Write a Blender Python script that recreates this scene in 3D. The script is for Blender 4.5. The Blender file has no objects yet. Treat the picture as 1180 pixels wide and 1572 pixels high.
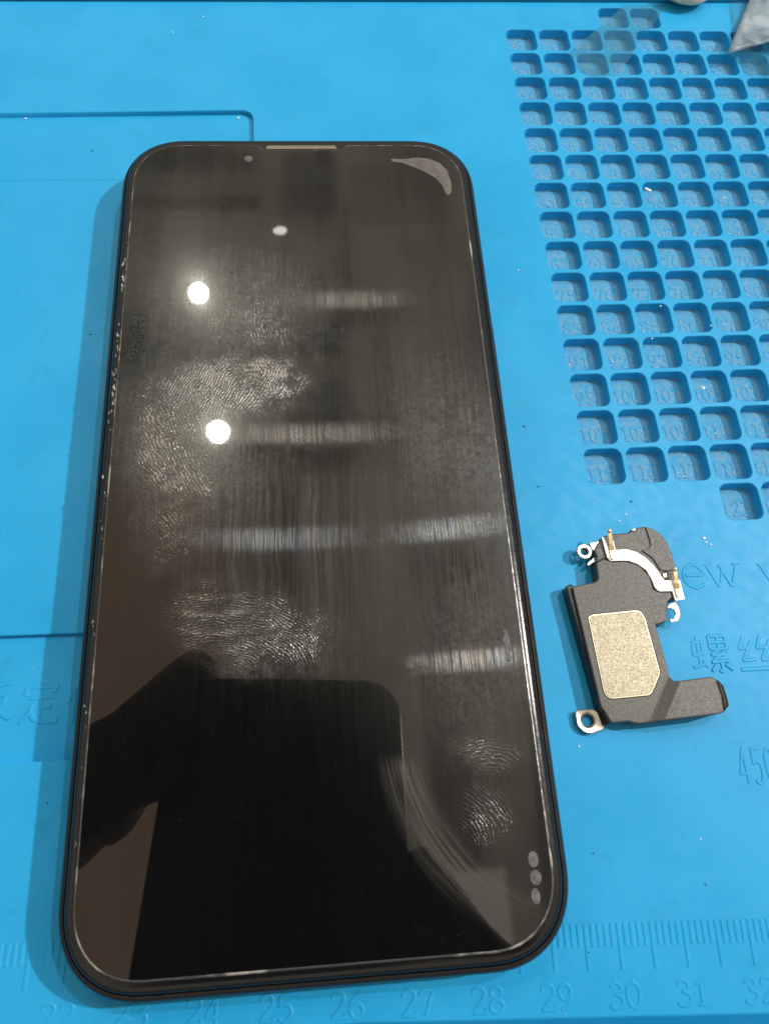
import bpy, bmesh, math, random
from mathutils import Vector, Matrix
from mathutils.geometry import tessellate_polygon
random.seed(7)
U = 0.01                                   # lengths below are in centimetres; the scene is in metres
scene = bpy.context.scene
COL = scene.collection

# ------------------------------------------------------------------ camera
CAM = Vector((0.3235, -5.2976, 12.0507))
ROT = Matrix(((0.9961676, 0.0426067, -0.0763855), (-0.0673833, 0.9306441, -0.3596679), (0.0557634, 0.3634366, 0.9299485)))
FPX = 1110.0
cd = bpy.data.cameras.new('camera'); cam = bpy.data.objects.new('camera', cd); COL.objects.link(cam)
cam.matrix_world = Matrix.Translation(CAM * U) @ ROT.to_4x4()
cd.sensor_fit = 'VERTICAL'; cd.sensor_height = 36.0; cd.sensor_width = 27.0
cd.lens = FPX / 1572 * 36.0
cd.clip_start = 0.001; cd.clip_end = 50
cd.dof.use_dof = True; cd.dof.focus_distance = 0.130; cd.dof.aperture_fstop = 40
scene.camera = cam

# ------------------------------------------------------------------ colour management
scene.view_settings.view_transform = 'Standard'; scene.view_settings.look = 'None'
scene.view_settings.exposure = 0.0; scene.view_settings.gamma = 1.0
scene.cycles.max_bounces = 10; scene.cycles.transparent_max_bounces = 12
scene.cycles.sample_clamp_indirect = 6

def at(px, py, z=0.0):
    """photo pixel -> point (cm) on the plane at height z"""
    d = ROT @ Vector(((px - 590) / FPX, -(py - 786) / FPX, -1.0))
    t = (z - CAM.z) / d.z
    return CAM + d * t

def slope(px, py):
    """direction (x/z, y/z) of the room seen mirrored in the phone screen at a photo pixel"""
    p = at(px, py, 0.81); h = CAM.z - 0.81
    return ((p.x - CAM.x) / h, (p.y - CAM.y) / h)

# ------------------------------------------------------------------ node expression helper
class X:
    def __init__(s, nt, v): s.nt = nt; s.v = v
    def _m(s, op, *a, clamp=False):
        n = s.nt.nodes.new('ShaderNodeMath'); n.operation = op; n.use_clamp = clamp
        for i, q in enumerate((s,) + a):
            q = q.v if isinstance(q, X) else q
            if isinstance(q, (int, float)): n.inputs[i].default_value = q
            else: s.nt.links.new(q, n.inputs[i])
        return X(s.nt, n.outputs[0])
    def __add__(s, o): return s._m('ADD', o)
    __radd__ = __add__
    def __sub__(s, o): return s._m('SUBTRACT', o)
    def __rsub__(s, o): return X(s.nt, float(o))._m('SUBTRACT', s)
    def __mul__(s, o): return s._m('MULTIPLY', o)
    __rmul__ = __mul__
    def __truediv__(s, o): return s._m('DIVIDE', o)
    def max(s, o): return s._m('MAXIMUM', o)
    def min(s, o): return s._m('MINIMUM', o)
    def pow(s, o): return s._m('POWER', o)
    def sin(s): return s._m('SINE')
    def abs(s): return s._m('ABSOLUTE')
    def sqrt(s): return s._m('SQRT')
    def step(s, a, b, lo=0.0, hi=1.0):
        n = s.nt.nodes.new('ShaderNodeMapRange'); n.interpolation_type = 'SMOOTHSTEP'
        s.nt.links.new(s.v, n.inputs[0])
        if a > b: a, b, lo, hi = b, a, hi, lo
        for i, q in zip((1, 2, 3, 4), (a, b, lo, hi)): n.inputs[i].default_value = q
        return X(s.nt, n.outputs[0])
def comb(nt, x, y, z=0.0):
    n = nt.nodes.new('ShaderNodeCombineXYZ')
    for i, q in enumerate((x, y, z)):
        q = q.v if isinstance(q, X) else q
        if isinstance(q, (int, float)): n.inputs[i].default_value = q
        else: nt.links.new(q, n.inputs[i])
    return n.outputs[0]
def noise(nt, vec, scale, detail=3, rough=0.5, dist=0.0):
    n = nt.nodes.new('ShaderNodeTexNoise'); nt.links.new(vec, n.inputs['Vector'])
    n.inputs['Scale'].default_value = scale; n.inputs['Detail'].default_value = detail
    n.inputs['Roughness'].default_value = rough; n.inputs['Distortion'].default_value = dist
    return X(nt, n.outputs['Fac'])
def mixc(nt, f, a, b):
    n = nt.nodes.new('ShaderNodeMix'); n.data_type = 'RGBA'
    if isinstance(f, X): nt.links.new(f.v, n.inputs[0])
    else: n.inputs[0].default_value = f
    for i, q in ((6, a), (7, b)):
        if isinstance(q, tuple): n.inputs[i].default_value = (*q[:3], 1)
        else: nt.links.new(q, n.inputs[i])
    return n.outputs[2]
def cmpos(nt):
    """world position in centimetres: (vector, x, y, z)"""
    g = nt.nodes.new('ShaderNodeNewGeometry')
    m = nt.nodes.new('ShaderNodeVectorMath'); m.operation = 'SCALE'; m.inputs['Scale'].default_value = 100
    nt.links.new(g.outputs['Position'], m.inputs[0])
    s = nt.nodes.new('ShaderNodeSeparateXYZ'); nt.links.new(m.outputs[0], s.inputs[0])
    return m.outputs[0], X(nt, s.outputs[0]), X(nt, s.outputs[1]), X(nt, s.outputs[2])
def bumpn(nt, h, dist_cm, strength=1.0):
    b = nt.nodes.new('ShaderNodeBump'); b.inputs['Distance'].default_value = dist_cm * U
    b.inputs['Strength'].default_value = strength
    nt.links.new(h.v, b.inputs['Height']); return b.outputs[0]
def newmat(name):
    m = bpy.data.materials.new(name); m.use_nodes = True
    return m, m.node_tree, m.node_tree.nodes['Principled BSDF']

# ------------------------------------------------------------------ the room's light: a dim indoor environment
w = bpy.data.worlds.new('World'); scene.world = w; w.use_nodes = True
nt = w.node_tree; bg = nt.nodes['Background']
tc = nt.nodes.new('ShaderNodeTexCoord')
sp = nt.nodes.new('ShaderNodeSeparateXYZ'); nt.links.new(tc.outputs['Generated'], sp.inputs[0])
dx, dy, dz = (X(nt, sp.outputs[i]) for i in range(3))
dzc = dz.max(0.12)
u, v = dx / dzc, dy / dzc
def box(x0, x1, y0, y1, s=0.012):          # a panel of the room, given where its mirror image shows
    (a0, b1), (a1, b0) = slope(x0, y0), slope(x1, y1)
    return u.step(a0 - s, a0 + s) * u.step(a1 + s, a1 - s) * v.step(b0 - s, b0 + s) * v.step(b1 + s, b1 - s)
colr = mixc(nt, dz.step(0.05, 0.62), (0.16, 0.16, 0.16), (1.34, 1.16, 0.92))
uv = comb(nt, u, v)
nz = noise(nt, uv, 5, 3)
def over(col, mask, c): return mixc(nt, mask, col, c)
band = noise(nt, comb(nt, u * 11.0, v * 1.3), 1.0, 3, .55)
colr = over(colr, band.step(0.46, 0.60) * dz.step(.3, .7) * 0.75, (0.22, 0.20, 0.18))
colr = over(colr, nz.step(0.42, 0.62) * 0.40, (0.38, 0.35, 0.31))
colr = over(colr, box(-400, 330, 780, 1500, .03) * 0.9, (1.0, 0.66, 0.42))      # brown curtain
colr = over(colr, box(-60, 520, 370, 480, .05) * 0.6, (0.95, 0.95, 0.82))         # pale strip of ceiling
colr = over(colr, box(330, 528, 492, 548, .008) * 0.8, (0.05, 0.10, 0.13))        # dark panes between brown bars
colr = over(colr, box(300, 533, 580, 672, .008) * 0.8, (0.08, 0.12, 0.14))
colr = over(colr, box(440, 540, 692, 722, .008) * 0.7, (0.10, 0.10, 0.11))
colr = over(colr, box(330, 525, 548, 580, .006) * 0.8, (0.95, 0.70, 0.52))
colr = over(colr, box(532, 606, 330, 1010, .006) * 0.6, (1.35, 1.20, 1.0))
colr = over(colr, box(644, 718, 330, 1010, .012) * 0.4, (1.2, 1.1, 0.95))
colr = over(colr, box(180, 420, 262, 300, .01) * 0.5, (0.9, 0.86, 0.74))
colr = over(colr, box(536, 700, 250, 345, .01) * 0.5, (0.30, 0.29, 0.27))
colr = over(colr, box(455, 510, 250, 282, .006) * 0.7, (1.5, 1.4, 1.2))
colr = over(colr, box(175, 350, 480, 600, .02) * 0.6, (0.42, 0.52, 0.56))
colr = over(colr, box(150, 530, 722, 760, .01) * 0.5, (0.75, 0.55, 0.42))
colr = over(colr, box(560, 796, 1350, 1520, .006) * 0.9, (2.3, 2.1, 1.75))
colr = over(colr, box(608, 646, 400, 1010, .008) * 0.9, (0.08, 0.08, 0.08))
colr = over(colr, box(722, 900, 420, 900, .015) * 0.75, (0.14, 0.15, 0.16))
colr = over(colr, box(-100, 395, 232, 262, .02) * 0.75, (0.25, 0.24, 0.22))
colr = over(colr, box(-100, 400, 305, 322, .01) * 0.7, (0.10, 0.09, 0.08))
colr = over(colr, box(435, 520, 235, 330, .012) * 0.6, (0.20, 0.21, 0.24))
colr = over(colr, box(-100, 240, 340, 385, .02) * 0.7, (0.50, 0.32, 0.20))
nt.links.new(colr, bg.inputs['Color']); bg.inputs['Strength'].default_value = 0.74

# ------------------------------------------------------------------ lamps of the room
def lamp(name, s, height, power, diam, col):
    l = bpy.data.lights.new(name, 'AREA'); l.shape = 'DISK'; l.size = diam; l.energy = power; l.color = col
    o = bpy.data.objects.new(name, l); COL.objects.link(o)
    k = height + (CAM.z - .81) * U        # seen from the camera's mirror image below the screen
    o.location = Vector((CAM.x * U + s[0] * k, CAM.y * U + s[1] * k, 0.0081 + height))
    o.rotation_euler = (Vector((0, 0, 0)) - o.location).to_track_quat('-Z', 'Y').to_euler()
    return o
lamp('ceiling_lamp', slope(305, 450), 2.1, 3.8, 0.068, (1.0, 0.95, 0.82))
lamp('ceiling_lamp', slope(335, 663), 2.1, 3.8, 0.074, (1.0, 0.95, 0.82))
l3 = lamp('ceiling_lamp', slope(430, 354), 2.1, 0.07, 0.052, (1.0, 0.95, 0.85)); l3.data.shape = 'ELLIPSE'; l3.data.size_y = 0.03
lamp('key_lamp', (1.0, 0.22), 2.0, 67.0, 0.085, (1.0, 0.95, 0.86))
lamp('second_lamp', (0.46, 0.385), 2.1, 14.0, 0.08, (0.92, 0.97, 1.0))

# ------------------------------------------------------------------ object helpers
def tag(o, label=None, cat=None, group=None, kind=None):
    for k, q in (('label', label), ('category', cat), ('group', group), ('kind', kind)):
        if q: o[k] = q
    return o
def empty(name, loc=(0, 0, 0)):
    o = bpy.data.objects.new(name, None); COL.objects.link(o); o.location = Vector(loc) * U
    o.empty_display_size = 0.01; return o
def mesh(name, verts, faces, mat, parent=None, smooth=False, loc=(0, 0, 0), angle=None):
    me = bpy.data.meshes.new(name)
    me.from_pydata([Vector(q) * U for q in verts], [], faces); me.update()
    bm = bmesh.new(); bm.from_mesh(me); bmesh.ops.recalc_face_normals(bm, faces=bm.faces); bm.to_mesh(me); bm.free()
    if smooth:
        for p in me.polygons: p.use_smooth = True
        if angle: me.set_sharp_from_angle(angle=math.radians(angle))
    me.materials.append(mat)
    return link(name, me, parent, loc)
def link(name, me, parent=None, loc=(0, 0, 0)):
    o = bpy.data.objects.new(name, me); COL.objects.link(o)
    o.location = Vector(loc) * U
    if parent is not None: o.parent = parent; o.matrix_parent_inverse = Matrix.Identity(4)
    return o
def loft(rings, cap0=True, cap1=True, closed=True, ngon=False):
    V, F, n = [], [], len(rings[0])
    for r in rings: V += [tuple(p) for p in r]
    for i in range(len(rings) - 1):
        for j in range(n if closed else n - 1):
            k = (j + 1) % n
            F.append((i * n + j, i * n + k, (i + 1) * n + k, (i + 1) * n + j))
    def cap(o, flip):
        if n < 7: F.append(tuple(o + j for j in range(n))[::-1 if flip else 1]); return
        for q in tessellate_polygon([[Vector((p[0], p[1], 0)) for p in V[o:o + n]]]): F.append(tuple(o + j for j in (q[::-1] if flip else q)))
    flat = max(p[2] for p in rings[0]) - min(p[2] for p in rings[0]) < 1e-6
    if cap0:
        if flat: cap(0, True)
        else: F.append(tuple(range(n))[::-1])
    if cap1:
        if flat and not ngon: cap((len(rings) - 1) * n, False)
        else: F.append(tuple((len(rings) - 1) * n + j for j in range(n)))
    return V, F
def area2(P): return sum(P[i][0] * P[(i + 1) % len(P)][1] - P[(i + 1) % len(P)][0] * P[i][1] for i in range(len(P)))
def ccw(P): return P if area2(P) > 0 else P[::-1]
def inset(P, d):
    """offset of a counter-clockwise outline towards its inside"""
    n = len(P); out = []
    for i in range(n):
        a, b, c = Vector(P[i - 1][:2]), Vector(P[i][:2]), Vector(P[(i + 1) % n][:2])
        e1 = (b - a); e2 = (c - b)
        if e1.length < 1e-9 or e2.length < 1e-9: out.append((b.x, b.y)); continue
        e1.normalize(); e2.normalize()
        n1, n2 = Vector((-e1.y, e1.x)), Vector((-e2.y, e2.x))
        m = n1 + n2
        k = max(m.dot(m) / 2, 0.35)
        m = m / k
        out.append((b.x + m.x * d, b.y + m.y * d))
    return out
def rrect(hx, hy, r, n=6, cx=0, cy=0, p=2.0):
    P = []
    for qx, qy, a0 in ((1, 1, 0), (-1, 1, 90), (-1, -1, 180), (1, -1, 270)):
        for i in range(n + 1):
            a = math.radians(a0 + 90 * i / n); c, s = math.cos(a), math.sin(a)
            c = math.copysign(abs(c) ** (2 / p), c); s = math.copysign(abs(s) ** (2 / p), s)
            P.append((cx + qx * (hx - r) + r * c, cy + qy * (hy - r) + r * s))
    return P
def round_corners(P, r, n=4):
    """round every corner of a polygon by at most r (r may be a list)"""
    out = []; m = len(P)
    for i in range(m):
        a, b, c = Vector(P[i - 1][:2]), Vector(P[i][:2]), Vector(P[(i + 1) % m][:2])
        rr = r[i] if isinstance(r, (list, tuple)) else r
        k = min(rr, (a - b).length * .45, (c - b).length * .45)
        if k < 1e-4: out.append((b.x, b.y)); continue
        p, q = b + (a - b).normalized() * k, b + (c - b).normalized() * k
        for j in range(n + 1):
            t = j / n; s = p * (1 - t) ** 2 + b * 2 * t * (1 - t) + q * t * t
            out.append((s.x, s.y))
    return out
def prism(P, z0, z1, bev=0.02, top=None, steps=2, ngon=False):
    """solid over an outline with a rounded top edge; top(x, y) may add to the height"""
    P = ccw(P); rings = [[(x, y, z0) for x, y in P]]
    for k in range(steps + 1):
        a = math.pi / 2 * k / steps
        Q = inset(P, bev * (1 - math.cos(a))) if k else P
        rings.append([(x, y, z1 - bev + bev * math.sin(a) + (top(x, y) if top else 0)) for x, y in Q])
    return loft(rings, ngon=ngon)
def tube(pts, rad, n=8, cap=True):
    rings = []; m = len(pts); up = Vector((0, 0, 1))
    for i, p in enumerate(pts):
        p = Vector(p); t = (Vector(pts[min(i + 1, m - 1)]) - Vector(pts[max(i - 1, 0)])).normalized()
        s = t.cross(up); s = s.normalized() if s.length > 1e-4 else Vector((1, 0, 0))
        b = s.cross(t); r = rad[i] if isinstance(rad, (list, tuple)) else rad
        rings.append([p + (s * math.cos(2 * math.pi * k / n) + b * math.sin(2 * math.pi * k / n)) * r for k in range(n)])
    return loft(rings, cap, cap)
def join(*parts):
    V, F = [], []
    for v_, f_ in parts:
        o = len(V); V += v_; F += [tuple(i + o for i in f) for f in f_]
    return V, F

# ------------------------------------------------------------------ materials
def silicone(name, dust=0.0):
    m, nt, b = newmat(name)
    vec, x, y, z = cmpos(nt)
    big = noise(nt, vec, 0.55, 2); mid = noise(nt, vec, 4, 3); fine = noise(nt, vec, 38, 2)
    c = mixc(nt, big.step(0.3, 0.7), (0.012, 0.318, 0.66), (0.019, 0.348, 0.70))
    c = mixc(nt, mid.step(0.55, 0.8) * 0.12, c, (0.06, 0.37, 0.62))
    speck = noise(nt, vec, 16, 1).step(0.80, 0.84)
    c = mixc(nt, speck * 0.6, c, (0.01, 0.14, 0.26))
    stain = noise(nt, vec, 1.7, 5, .65, .6).step(.56, .74)
    c = mixc(nt, stain * .30, c, (0.02, 0.235, 0.43))
    sc_ = noise(nt, vec, 1.1, 2, .5, 2.5)
    hair = (sc_ - .5).abs().step(.0035, .0) * noise(nt, vec, .8, 1).step(.5, .62)
    c = mixc(nt, hair * .22, c, (0.20, 0.50, 0.68))
    r = 0.42
    if dust:
        d = noise(nt, vec, 9, 5, 0.75).step(0.30, 0.72)
        c = mixc(nt, d * dust, c, (0.25, 0.37, 0.42))
        g = noise(nt, vec, 30, 2, 0.7).step(0.66, 0.74)
        c = mixc(nt, g * 0.7, c, (0.62, 0.76, 0.80))
        dk = noise(nt, vec, 18, 2, 0.6).step(0.70, 0.78)
        c = mixc(nt, dk * 0.5, c, (0.03, 0.16, 0.24))
    nt.links.new(c, b.inputs['Base Color'])
    rg = mid.step(0.3, 0.75, 0.36, 0.52); nt.links.new(rg.v, b.inputs['Roughness'])
    b.inputs['Specular IOR Level'].default_value = 0.24
    h = fine * 0.5 + (noise(nt, vec, 60, 3, 0.8) if dust else mid * 0.4)
    nt.links.new(bumpn(nt, h, 0.012 if dust else 0.0022), b.inputs['Normal'])
    return m
M_MAT = silicone('blue_silicone'); M_POCKET = silicone('dusty_blue_silicone', 0.66)
def plain(name, col, rough, metal=0.0, grain=0.0, gscale=40, spec=0.5, col2=None, bump=0.0, gth=(0.35, 0.65)):
    m, nt, b = newmat(name); vec, *_ = cmpos(nt)
    n = noise(nt, vec, gscale, 3, 0.6)
    c2 = col2 or tuple(min(1, q * (1 + grain)) for q in col)
    nt.links.new(mixc(nt, n.step(*gth), col, c2), b.inputs['Base Color'])
    b.inputs['Metallic'].default_value = metal
    nt.links.new(noise(nt, vec, gscale * .4, 2).step(0.3, 0.7, rough * .85, min(1, rough * 1.15)).v, b.inputs['Roughness'])
    b.inputs['Specular IOR Level'].default_value = spec
    if bump: nt.links.new(bumpn(nt, n, bump), b.inputs['Normal'])
    return m
M_TABLE = plain('dark_bench', (0.02, 0.03, 0.04), 0.5, grain=0.4, gscale=6)
M_FRAME = plain('dark_metal_frame', (0.016, 0.015, 0.015), 0.30, 0.25, 0.4, 20, spec=.35)
M_GLASSB = plain('black_glass', (0.006, 0.006, 0.007), 0.19, 0, 0.3, 30, bump=0.0008, spec=0.45)
M_GAP = plain('black_gasket', (0.006, 0.006, 0.006), 0.6)
M_EDGE = plain('glass_edge_painted_glints', (0.045, 0.045, 0.043), 0.28, 0, 0.8, 1.7, spec=0.9, bump=0.03, col2=(0.42, 0.40, 0.36), gth=(0.50, 0.70))  # pale noise patches in the base colour stand in for glints
M_GRILLE = plain('earpiece_mesh', (0.20, 0.18, 0.14), 0.35, 0.9, 0.5, 90, bump=0.003)
M_BUBBLE = plain('trapped_air', (0.085, 0.082, 0.076), 0.34, 0, 0.7, 5, gth=(.3, .7))
M_DOT = plain('adhesive_dot', (0.055, 0.055, 0.057), 0.5, 0, 1.4, 14, gth=(.3, .7))
M_PLASTIC = plain('black_grained_plastic', (0.046, 0.045, 0.041), 0.46, 0, 0.9, 50, bump=0.004, spec=0.75, col2=(0.070, 0.068, 0.061), gth=(0.40, 0.66))
M_PLASTICD = plain('black_smooth_plastic', (0.015, 0.015, 0.015), 0.22, 0, 0.5, 30)
M_PLATE = plain('speckled_champagne_plate', (0.53, 0.48, 0.37), 0.5, 0.3, col2=(0.30, 0.25, 0.16), gscale=44, gth=(0.47, 0.58), bump=0.003)
M_RIM = plain('pale_gold_rim', (0.80, 0.72, 0.52), 0.3, 0.7, 0.1)
M_FLEX = plain('white_flex', (0.88, 0.86, 0.80), 0.38, 0.15, 0.03, 12)
M_GOLD = plain('gold_contact', (0.55, 0.45, 0.26), 0.28, 0.9, 0.3, 30)
M_LUG = plain('nickel_lug', (0.58, 0.53, 0.46), 0.30, 0.9, 0.1, 20)
M_LUGIN = plain('lug_bore', (0.16, 0.15, 0.14), 0.35, 0.8, 0.1, 20)
M_CAP = plain('beige_plastic', (0.60, 0.52, 0.38), 0.45, 0, 0.15, 8)
M_CAPH = plain('beige_plastic_hole_shade', (0.30, 0.25, 0.17), 0.6)
M_PHONE2 = plain('dark_phone_back', (0.006, 0.007, 0.009), 0.3, 0, 0.2, 10)
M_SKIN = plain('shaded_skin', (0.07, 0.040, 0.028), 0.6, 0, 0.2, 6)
M_WHITE = plain('white_chip', (0.85, 0.85, 0.80), 0.4)
M_BLK = plain('dark_speck', (0.012, 0.06, 0.09), 0.6)

# ------------------------------------------------------------------ bench
t = mesh('bench_top', *loft([[(x, y, z) for x, y in ((-60, -45), (60, -45), (60, 60), (-60, 60))] for z in (-4.0, -0.62)]), M_TABLE)
tag(t, kind='structure')

# ------------------------------------------------------------------ silicone mat
mat = empty('silicone_mat', (0, 0, -0.6))
tag(mat, 'blue silicone repair mat with numbered square pockets and a raised ruler', 'mat')
MO = Vector((0, 0, 0.6))                  # children are given in scene coordinates
def mpart(name, V, F, m=M_MAT, parent=None, **k):
    return mesh(name, V, F, m, parent or mat, loc=MO, **k)
PX0, PY0, PP = 5.145, 12.7436, 0.81997
HO = 0.378                                 # half of a pocket's opening
bx0, by1 = PX0 + .35 - PP / 2, PY0 - .35 + PP / 2
bx1, by0 = bx0 + 8 * PP, by1 - 17 * PP
REC = round_corners([(-11.8, 9.07), (-0.98, 9.24), (-0.96, -4.58), (-11.8, -4.42)], [0, .32, .2, 0], 8)
edge = [(-13, -8.22), (0.4, -8.27), (6.36, -8.64), (17, -9.25), (17, 13.05), (5.35, 12.92), (-13, 12.66)]
blk = [(bx0, by0), (bx1, by0), (bx1, by1), (bx0, by1)]
V, F = [], []
loops = [[Vector((x, y, 0)) for x, y in L] for L in (edge, REC, blk)]
tri = tessellate_polygon(loops)
V = [tuple(q) for L in loops for q in L]; F = [tuple(q) for q in tri]
def has_pocket(c, r): return (1 <= r <= 15) or c in (3, 4)
hole = rrect(HO, HO, 0.17, 5)
for r in range(17):
    for c in range(8):
        cx, cy = PX0 + .35 + PP * c, PY0 - .35 - PP * r
        h = PP / 2; o = len(V)
        if not has_pocket(c, r):
            V += [(cx - h, cy - h, 0), (cx + h, cy - h, 0), (cx + h, cy + h, 0), (cx - h, cy + h, 0)]
            F.append((o, o + 1, o + 2, o + 3)); continue
        n = len(hole)
        for x, y in hole:
            k = h / max(abs(x), abs(y)); V.append((cx + x * k, cy + y * k, 0))
        for x, y in hole: V.append((cx + x, cy + y, 0))
        for j in range(n): F.append((o + j, o + (j + 1) % n, o + n + (j + 1) % n, o + n + j))
        corner = {5: None}
        for q, (sx, sy) in enumerate(((1, 1), (-1, 1), (-1, -1), (1, -1))):   # fill the square's four corners
            a = o + q * 6 + 2; b2 = a + 1
            V.append((cx + sx * h, cy + sy * h, 0)); F.append((a, len(V) - 1, b2))
mpart('mat_sheet', V, F)
# the wall and rounded lip round the two recesses, and their floors
RC = ccw(REC)
rings = [[(x, y, z) for x, y in inset(RC, d)] for d, z in ((0, 0), (.010, -.003), (.022, -.02), (.024, -.235))]
V, F = loft(rings, False, False); mpart('recess_wall', V, F, smooth=True)
def floor(y0, y1, z, nm='recess_floor'):
    P = [(-11.8, y0[0]), (-0.94, y0[1]), (-0.94, y1[1]), (-11.8, y1[0])]
    V = [(x, y, z) for x, y in P]; F = [(0, 1, 2, 3)]
    if nm == 'edge':
        pass
    return mpart('recess_floor', V, F)
floor((7.26, 7.33), (9.12, 9.30), -.1015)
# the middle floor carries its own rounded front lip down to the lower one
prof = [(0, 0), (.012, -.004), (.022, -.02), (.024, -.11)]
V, F = [], []
A0, A1 = Vector((-11.8, -2.35)), Vector((-0.94, -2.55))
V += [(-11.8, 7.26, -.105), (-0.94, 7.33, -.105)]
for q, z in prof: V += [(A0.x, A0.y - q, -.105 + z), (A1.x, A1.y - q, -.105 + z)]
for i in range(len(prof)): F.append((2 * i, 2 * i + 1, 2 * i + 3, 2 * i + 2))
V += [(-11.8, 7.26, -.1015), (-0.94, 7.33, -.1015)]; F.append((0, 1, len(V) - 1, len(V) - 2))
mpart('recess_floor', V, F)
floor((-4.6, -4.6), (-2.36, -2.56), -.205)
# raised rail along the back edge, groove along the front edge
V, F = [], []
for k, (dy, z) in enumerate(((0, -.30), (.012, .10), (.03, .13), (1.6, .13))):
    for x, y in ((-13, 12.70), (5.35, 12.955), (17, 13.085)): V.append((x, y + dy, z))
for k in range(3):
    for j in range(2): F.append((3 * k + j, 3 * k + j + 1, 3 * k + j + 4, 3 * k + j + 3))
V += [(-13, 12.6, -.30), (17, 12.9, -.30), (17, 13.2, -.30), (-13, 13.2, -.30)]
mpart('back_rail', V, F + [(12, 13, 14, 15)])
V, F = [], []
FE = edge[:4]
for dy, z in ((0, 0), (-.02, -.006), (-.05, -.035), (-.33, -.40), (-1.1, -.42), (-1.2, 0), (-2.2, 0)):
    for x, y in FE: V.append((x, y + dy, z))
for k in range(6):
    for j in range(3): F.append((4 * k + j, 4 * k + j + 1, 4 * k + j + 5, 4 * k + j + 4))
mpart('front_groove', V, F)
mpart('mat_underside', *loft([[(x, y, -.6) for x, y in ((-13, -10.3), (17, -11.2), (17, 14.6), (-13, 14.2))],
                             [(x, y, -.45) for x, y in ((-13, -10.3), (17, -11.2), (17, 14.6), (-13, 14.2))]]))

# ---- relief lettering: every character is a set of raised ribbons
def smoothpath(P, n=5):
    if len(P) < 3: return [Vector(p) for p in P]
    Q = [Vector(p) for p in P]; out = []
    for i in range(len(Q) - 1):
        p0, p1, p2, p3 = Q[max(i - 1, 0)], Q[i], Q[i + 1], Q[min(i + 2, len(Q) - 1)]
        for j in range(n):
            t = j / n
            out.append(.5 * ((2 * p1) + (p2 - p0) * t + (2 * p0 - 5 * p1 + 4 * p2 - p3) * t * t + (3 * p1 - p0 - 3 * p2 + p3) * t ** 3))
    return out + [Q[-1]]
def ribbon(P, w0, h, zb=0.0, w1=None):
    V, F = [], []; m = len(P)
    for i, p in enumerate(P):
        t = (P[min(i + 1, m - 1)] - P[max(i - 1, 0)]); t = t.normalized() if t.length else Vector((1, 0))
        s = Vector((-t.y, t.x)); ww = w0 if w1 is None else w0 + (w1 - w0) * i / (m - 1)
        for k, z in ((-1.0, -.004), (-.42, h), (.42, h), (1.0, -.004)): V.append((p.x + s.x * ww * k, p.y + s.y * ww * k, zb + z + .0006 * i / m))
    for i in range(m - 1):
        for k in range(3): F.append((4 * i + k, 4 * i + k + 1, 4 * i + k + 5, 4 * i + k + 4))
    F += [(0, 1, 2, 3), tuple(4 * (m - 1) + k for k in (3, 2, 1, 0))]
    return V, F
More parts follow.
